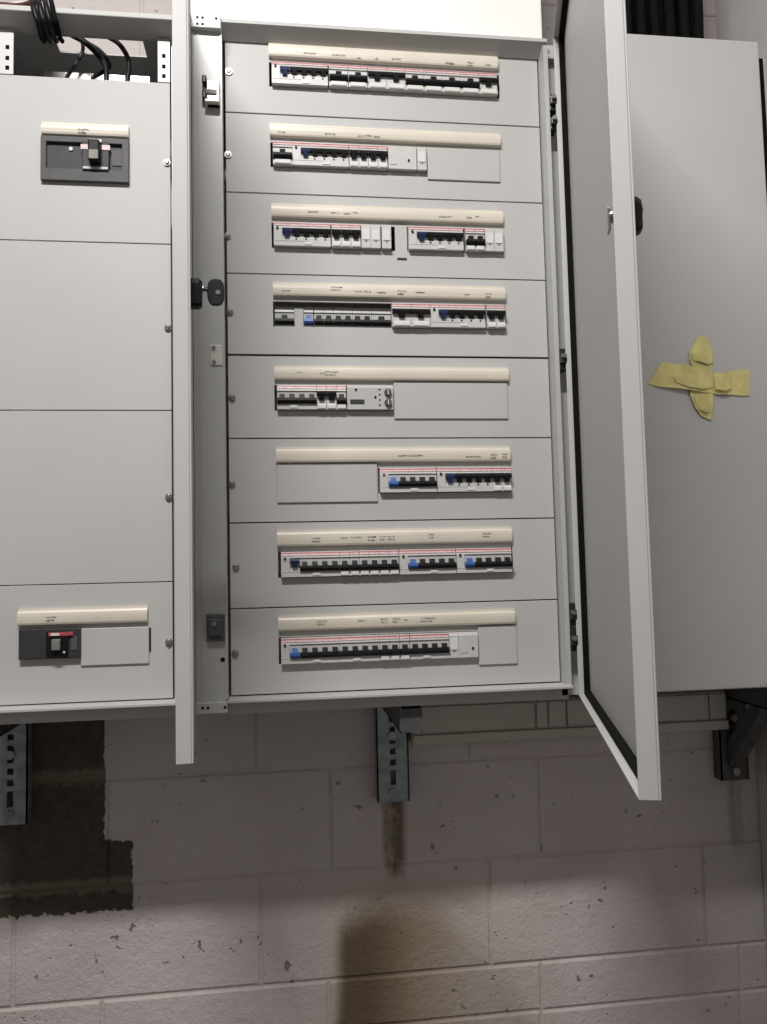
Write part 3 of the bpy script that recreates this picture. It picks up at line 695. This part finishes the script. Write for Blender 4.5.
tape([(661, 362), (672, 364), (683, 365), (694, 369), (704, 374), (714, 375)], [(648, 384), (658, 387), (676, 389), (690, 391), (702, 393), (716, 394)], [0, .002, .0055, .0075, .005, .002])
tape([(713, 373), (722, 374), (730, 371), (738, 370), (749, 369.5)], [(712, 394), (722, 395), (731, 395), (740, 396), (749.5, 396)], [.0015, .005, .0015, .0010, .0004])
tape([(672, 377), (684, 374), (697, 376), (711, 383)], [(674, 383), (686, 388), (700, 390), (712, 388)], [.006, .010, .009, .004], 'fold')

tape([(689, 353), (698, 356), (706, 353), (711, 351)], [(692, 361), (699, 362.5), (706, 365), (711.5, 363)], [.0040, .0062, .0052, .0030], 'fold')
tape([(712, 378), (720, 379), (727, 373)], [(713, 390), (722, 392), (730, 389)], [.0075, .0100, .0045], 'fold')
tape([(692, 397), (699, 396), (706, 398)], [(697, 410), (703, 413), (708, 412)], [.0050, .0085, .0050], 'fold')

# ------------------------------------------------------------------ white riser above the middle cabinet
ri = thing('cable_riser', 'tall white cable riser box rising from the top of the open cabinet', 'riser', (.28, .1, Z_TOP))
MB().box(-.062, .606, .004, .235, Z_TOP+.0005, ZC-.002).build('body', 'riser', ri, bevel=.003)
MB().box(-.066, .610, .0, .24, ZC-.040, ZC-.001).build('collar', 'riser', ri, bevel=.002)

# ------------------------------------------------------------------ cables
def cable(pts, r, mat, label, group): 
    o = MB().tube(pts, r).build('cable', mat, smooth=True)
    tag(o, label, 'cable', group)
GR = 'black cables above the right cabinet'
rg = random.Random(5)
ORD += ['sixteenth', 'seventeenth', 'eighteenth']
for i in range(17):
    x = .810+.0104*i; yy = .070+(.0, .050, .025)[i % 3]+rg.uniform(-.0015, .0015); r = rg.uniform(.0092, .0108)
    dx = rg.uniform(-.005, .005)+(.010 if i > 14 else 0); dy = rg.uniform(-.0015, .0015)
    cable([(x, yy, Z_TOP-.0135), (x, yy, 1.29), (x+dx*.5, yy+dy, 1.38), (x+dx, yy+dy, 1.6), (x+dx, yy+dy, ZC-.003)], r, 'rubber',
          f'thick black cable rising from the closed right cabinet, {ORD[i]} from the left', GR)
GL = 'cables entering the left cabinet'
def zcable(pix, r, mat, label):
    pts = []
    for (x, y, Y) in pix: q = PX(x, y, Y); pts.append(tuple(q))
    cable(pts, r, mat, label, GL)
zcable([(60, 24, .040), (68, 33, .045), (84, 42, .046), (97, 54, .040), (105, 66, .034), (106.5, 79, .030), (106, 95, .030)], .0048, 'black', 'black cable curving down in the middle of the left cabinet cable space')
zcable([(92, 26, .050), (103, 34, .048), (118, 43, .045), (127, 56, .038), (129, 68, .033), (127.5, 79, .030), (127, 95, .030)], .0046, 'black', 'black cable arching to the right in the left cabinet cable space')
zcable([(74, 32, .064), (86, 42, .064), (99, 50, .064), (107, 59, .062), (109, 67, .060), (101, 73, .058), (93, 78, .050), (91, 92, .046)], .0040, 'black', 'thin black cable looping behind the middle one in the left cabinet')
zcable([(81, 36, .078), (83, 49, .084), (78, 61, .082), (71, 71, .070), (66, 80, .055), (65, 95, .050)], .0034, 'dark_grey', 'thin grey cable slanting to the lower left in the left cabinet')
# bundle hung over the top edge of the left cabinet
for i, (dx, r, mat) in enumerate(((-2, .0048, 'black'), (4.5, .0050, 'black'), (11, .0048, 'black'), (17, .0044, 'rubber'))):
    pts = [PX(33+dx*1.0, -14, .02), PX(33.5+dx, -2, -.012), PX(35+dx, 5, -.040), PX(37+dx*.98, 14, -.044), PX(40+dx*.95, 23, -.040), PX(42+dx*.95, 31, -.014), PX(44+dx*.95, 38, .022), PX(46+dx*.95, 41, .040)]
    pts = [p for p in pts]
    cable([tuple(p) for p in pts], r, mat, f'black cable hung over left cabinet top edge, {ORD[i]} from left in its bundle', GL)
for i, (yy, mat, nm) in enumerate(((3, 'brown', 'brown'), (7, 'brown', 'dark red-brown'), (5, 'label', 'white'))):
    a = PX(-30, yy+2, .0); 
    cable([tuple(PX(-30, yy, .010+.012*i)), tuple(PX(0, yy+1, .006+.012*i)), tuple(PX(20, yy+2-2*i, .004+.012*i)), tuple(PX(34, yy-3, .0+.012*i)), tuple(PX(44, yy-12, .01+.012*i))], .0035, mat,
          f'thin {nm} cable lying across the top of the left cabinet', GL)
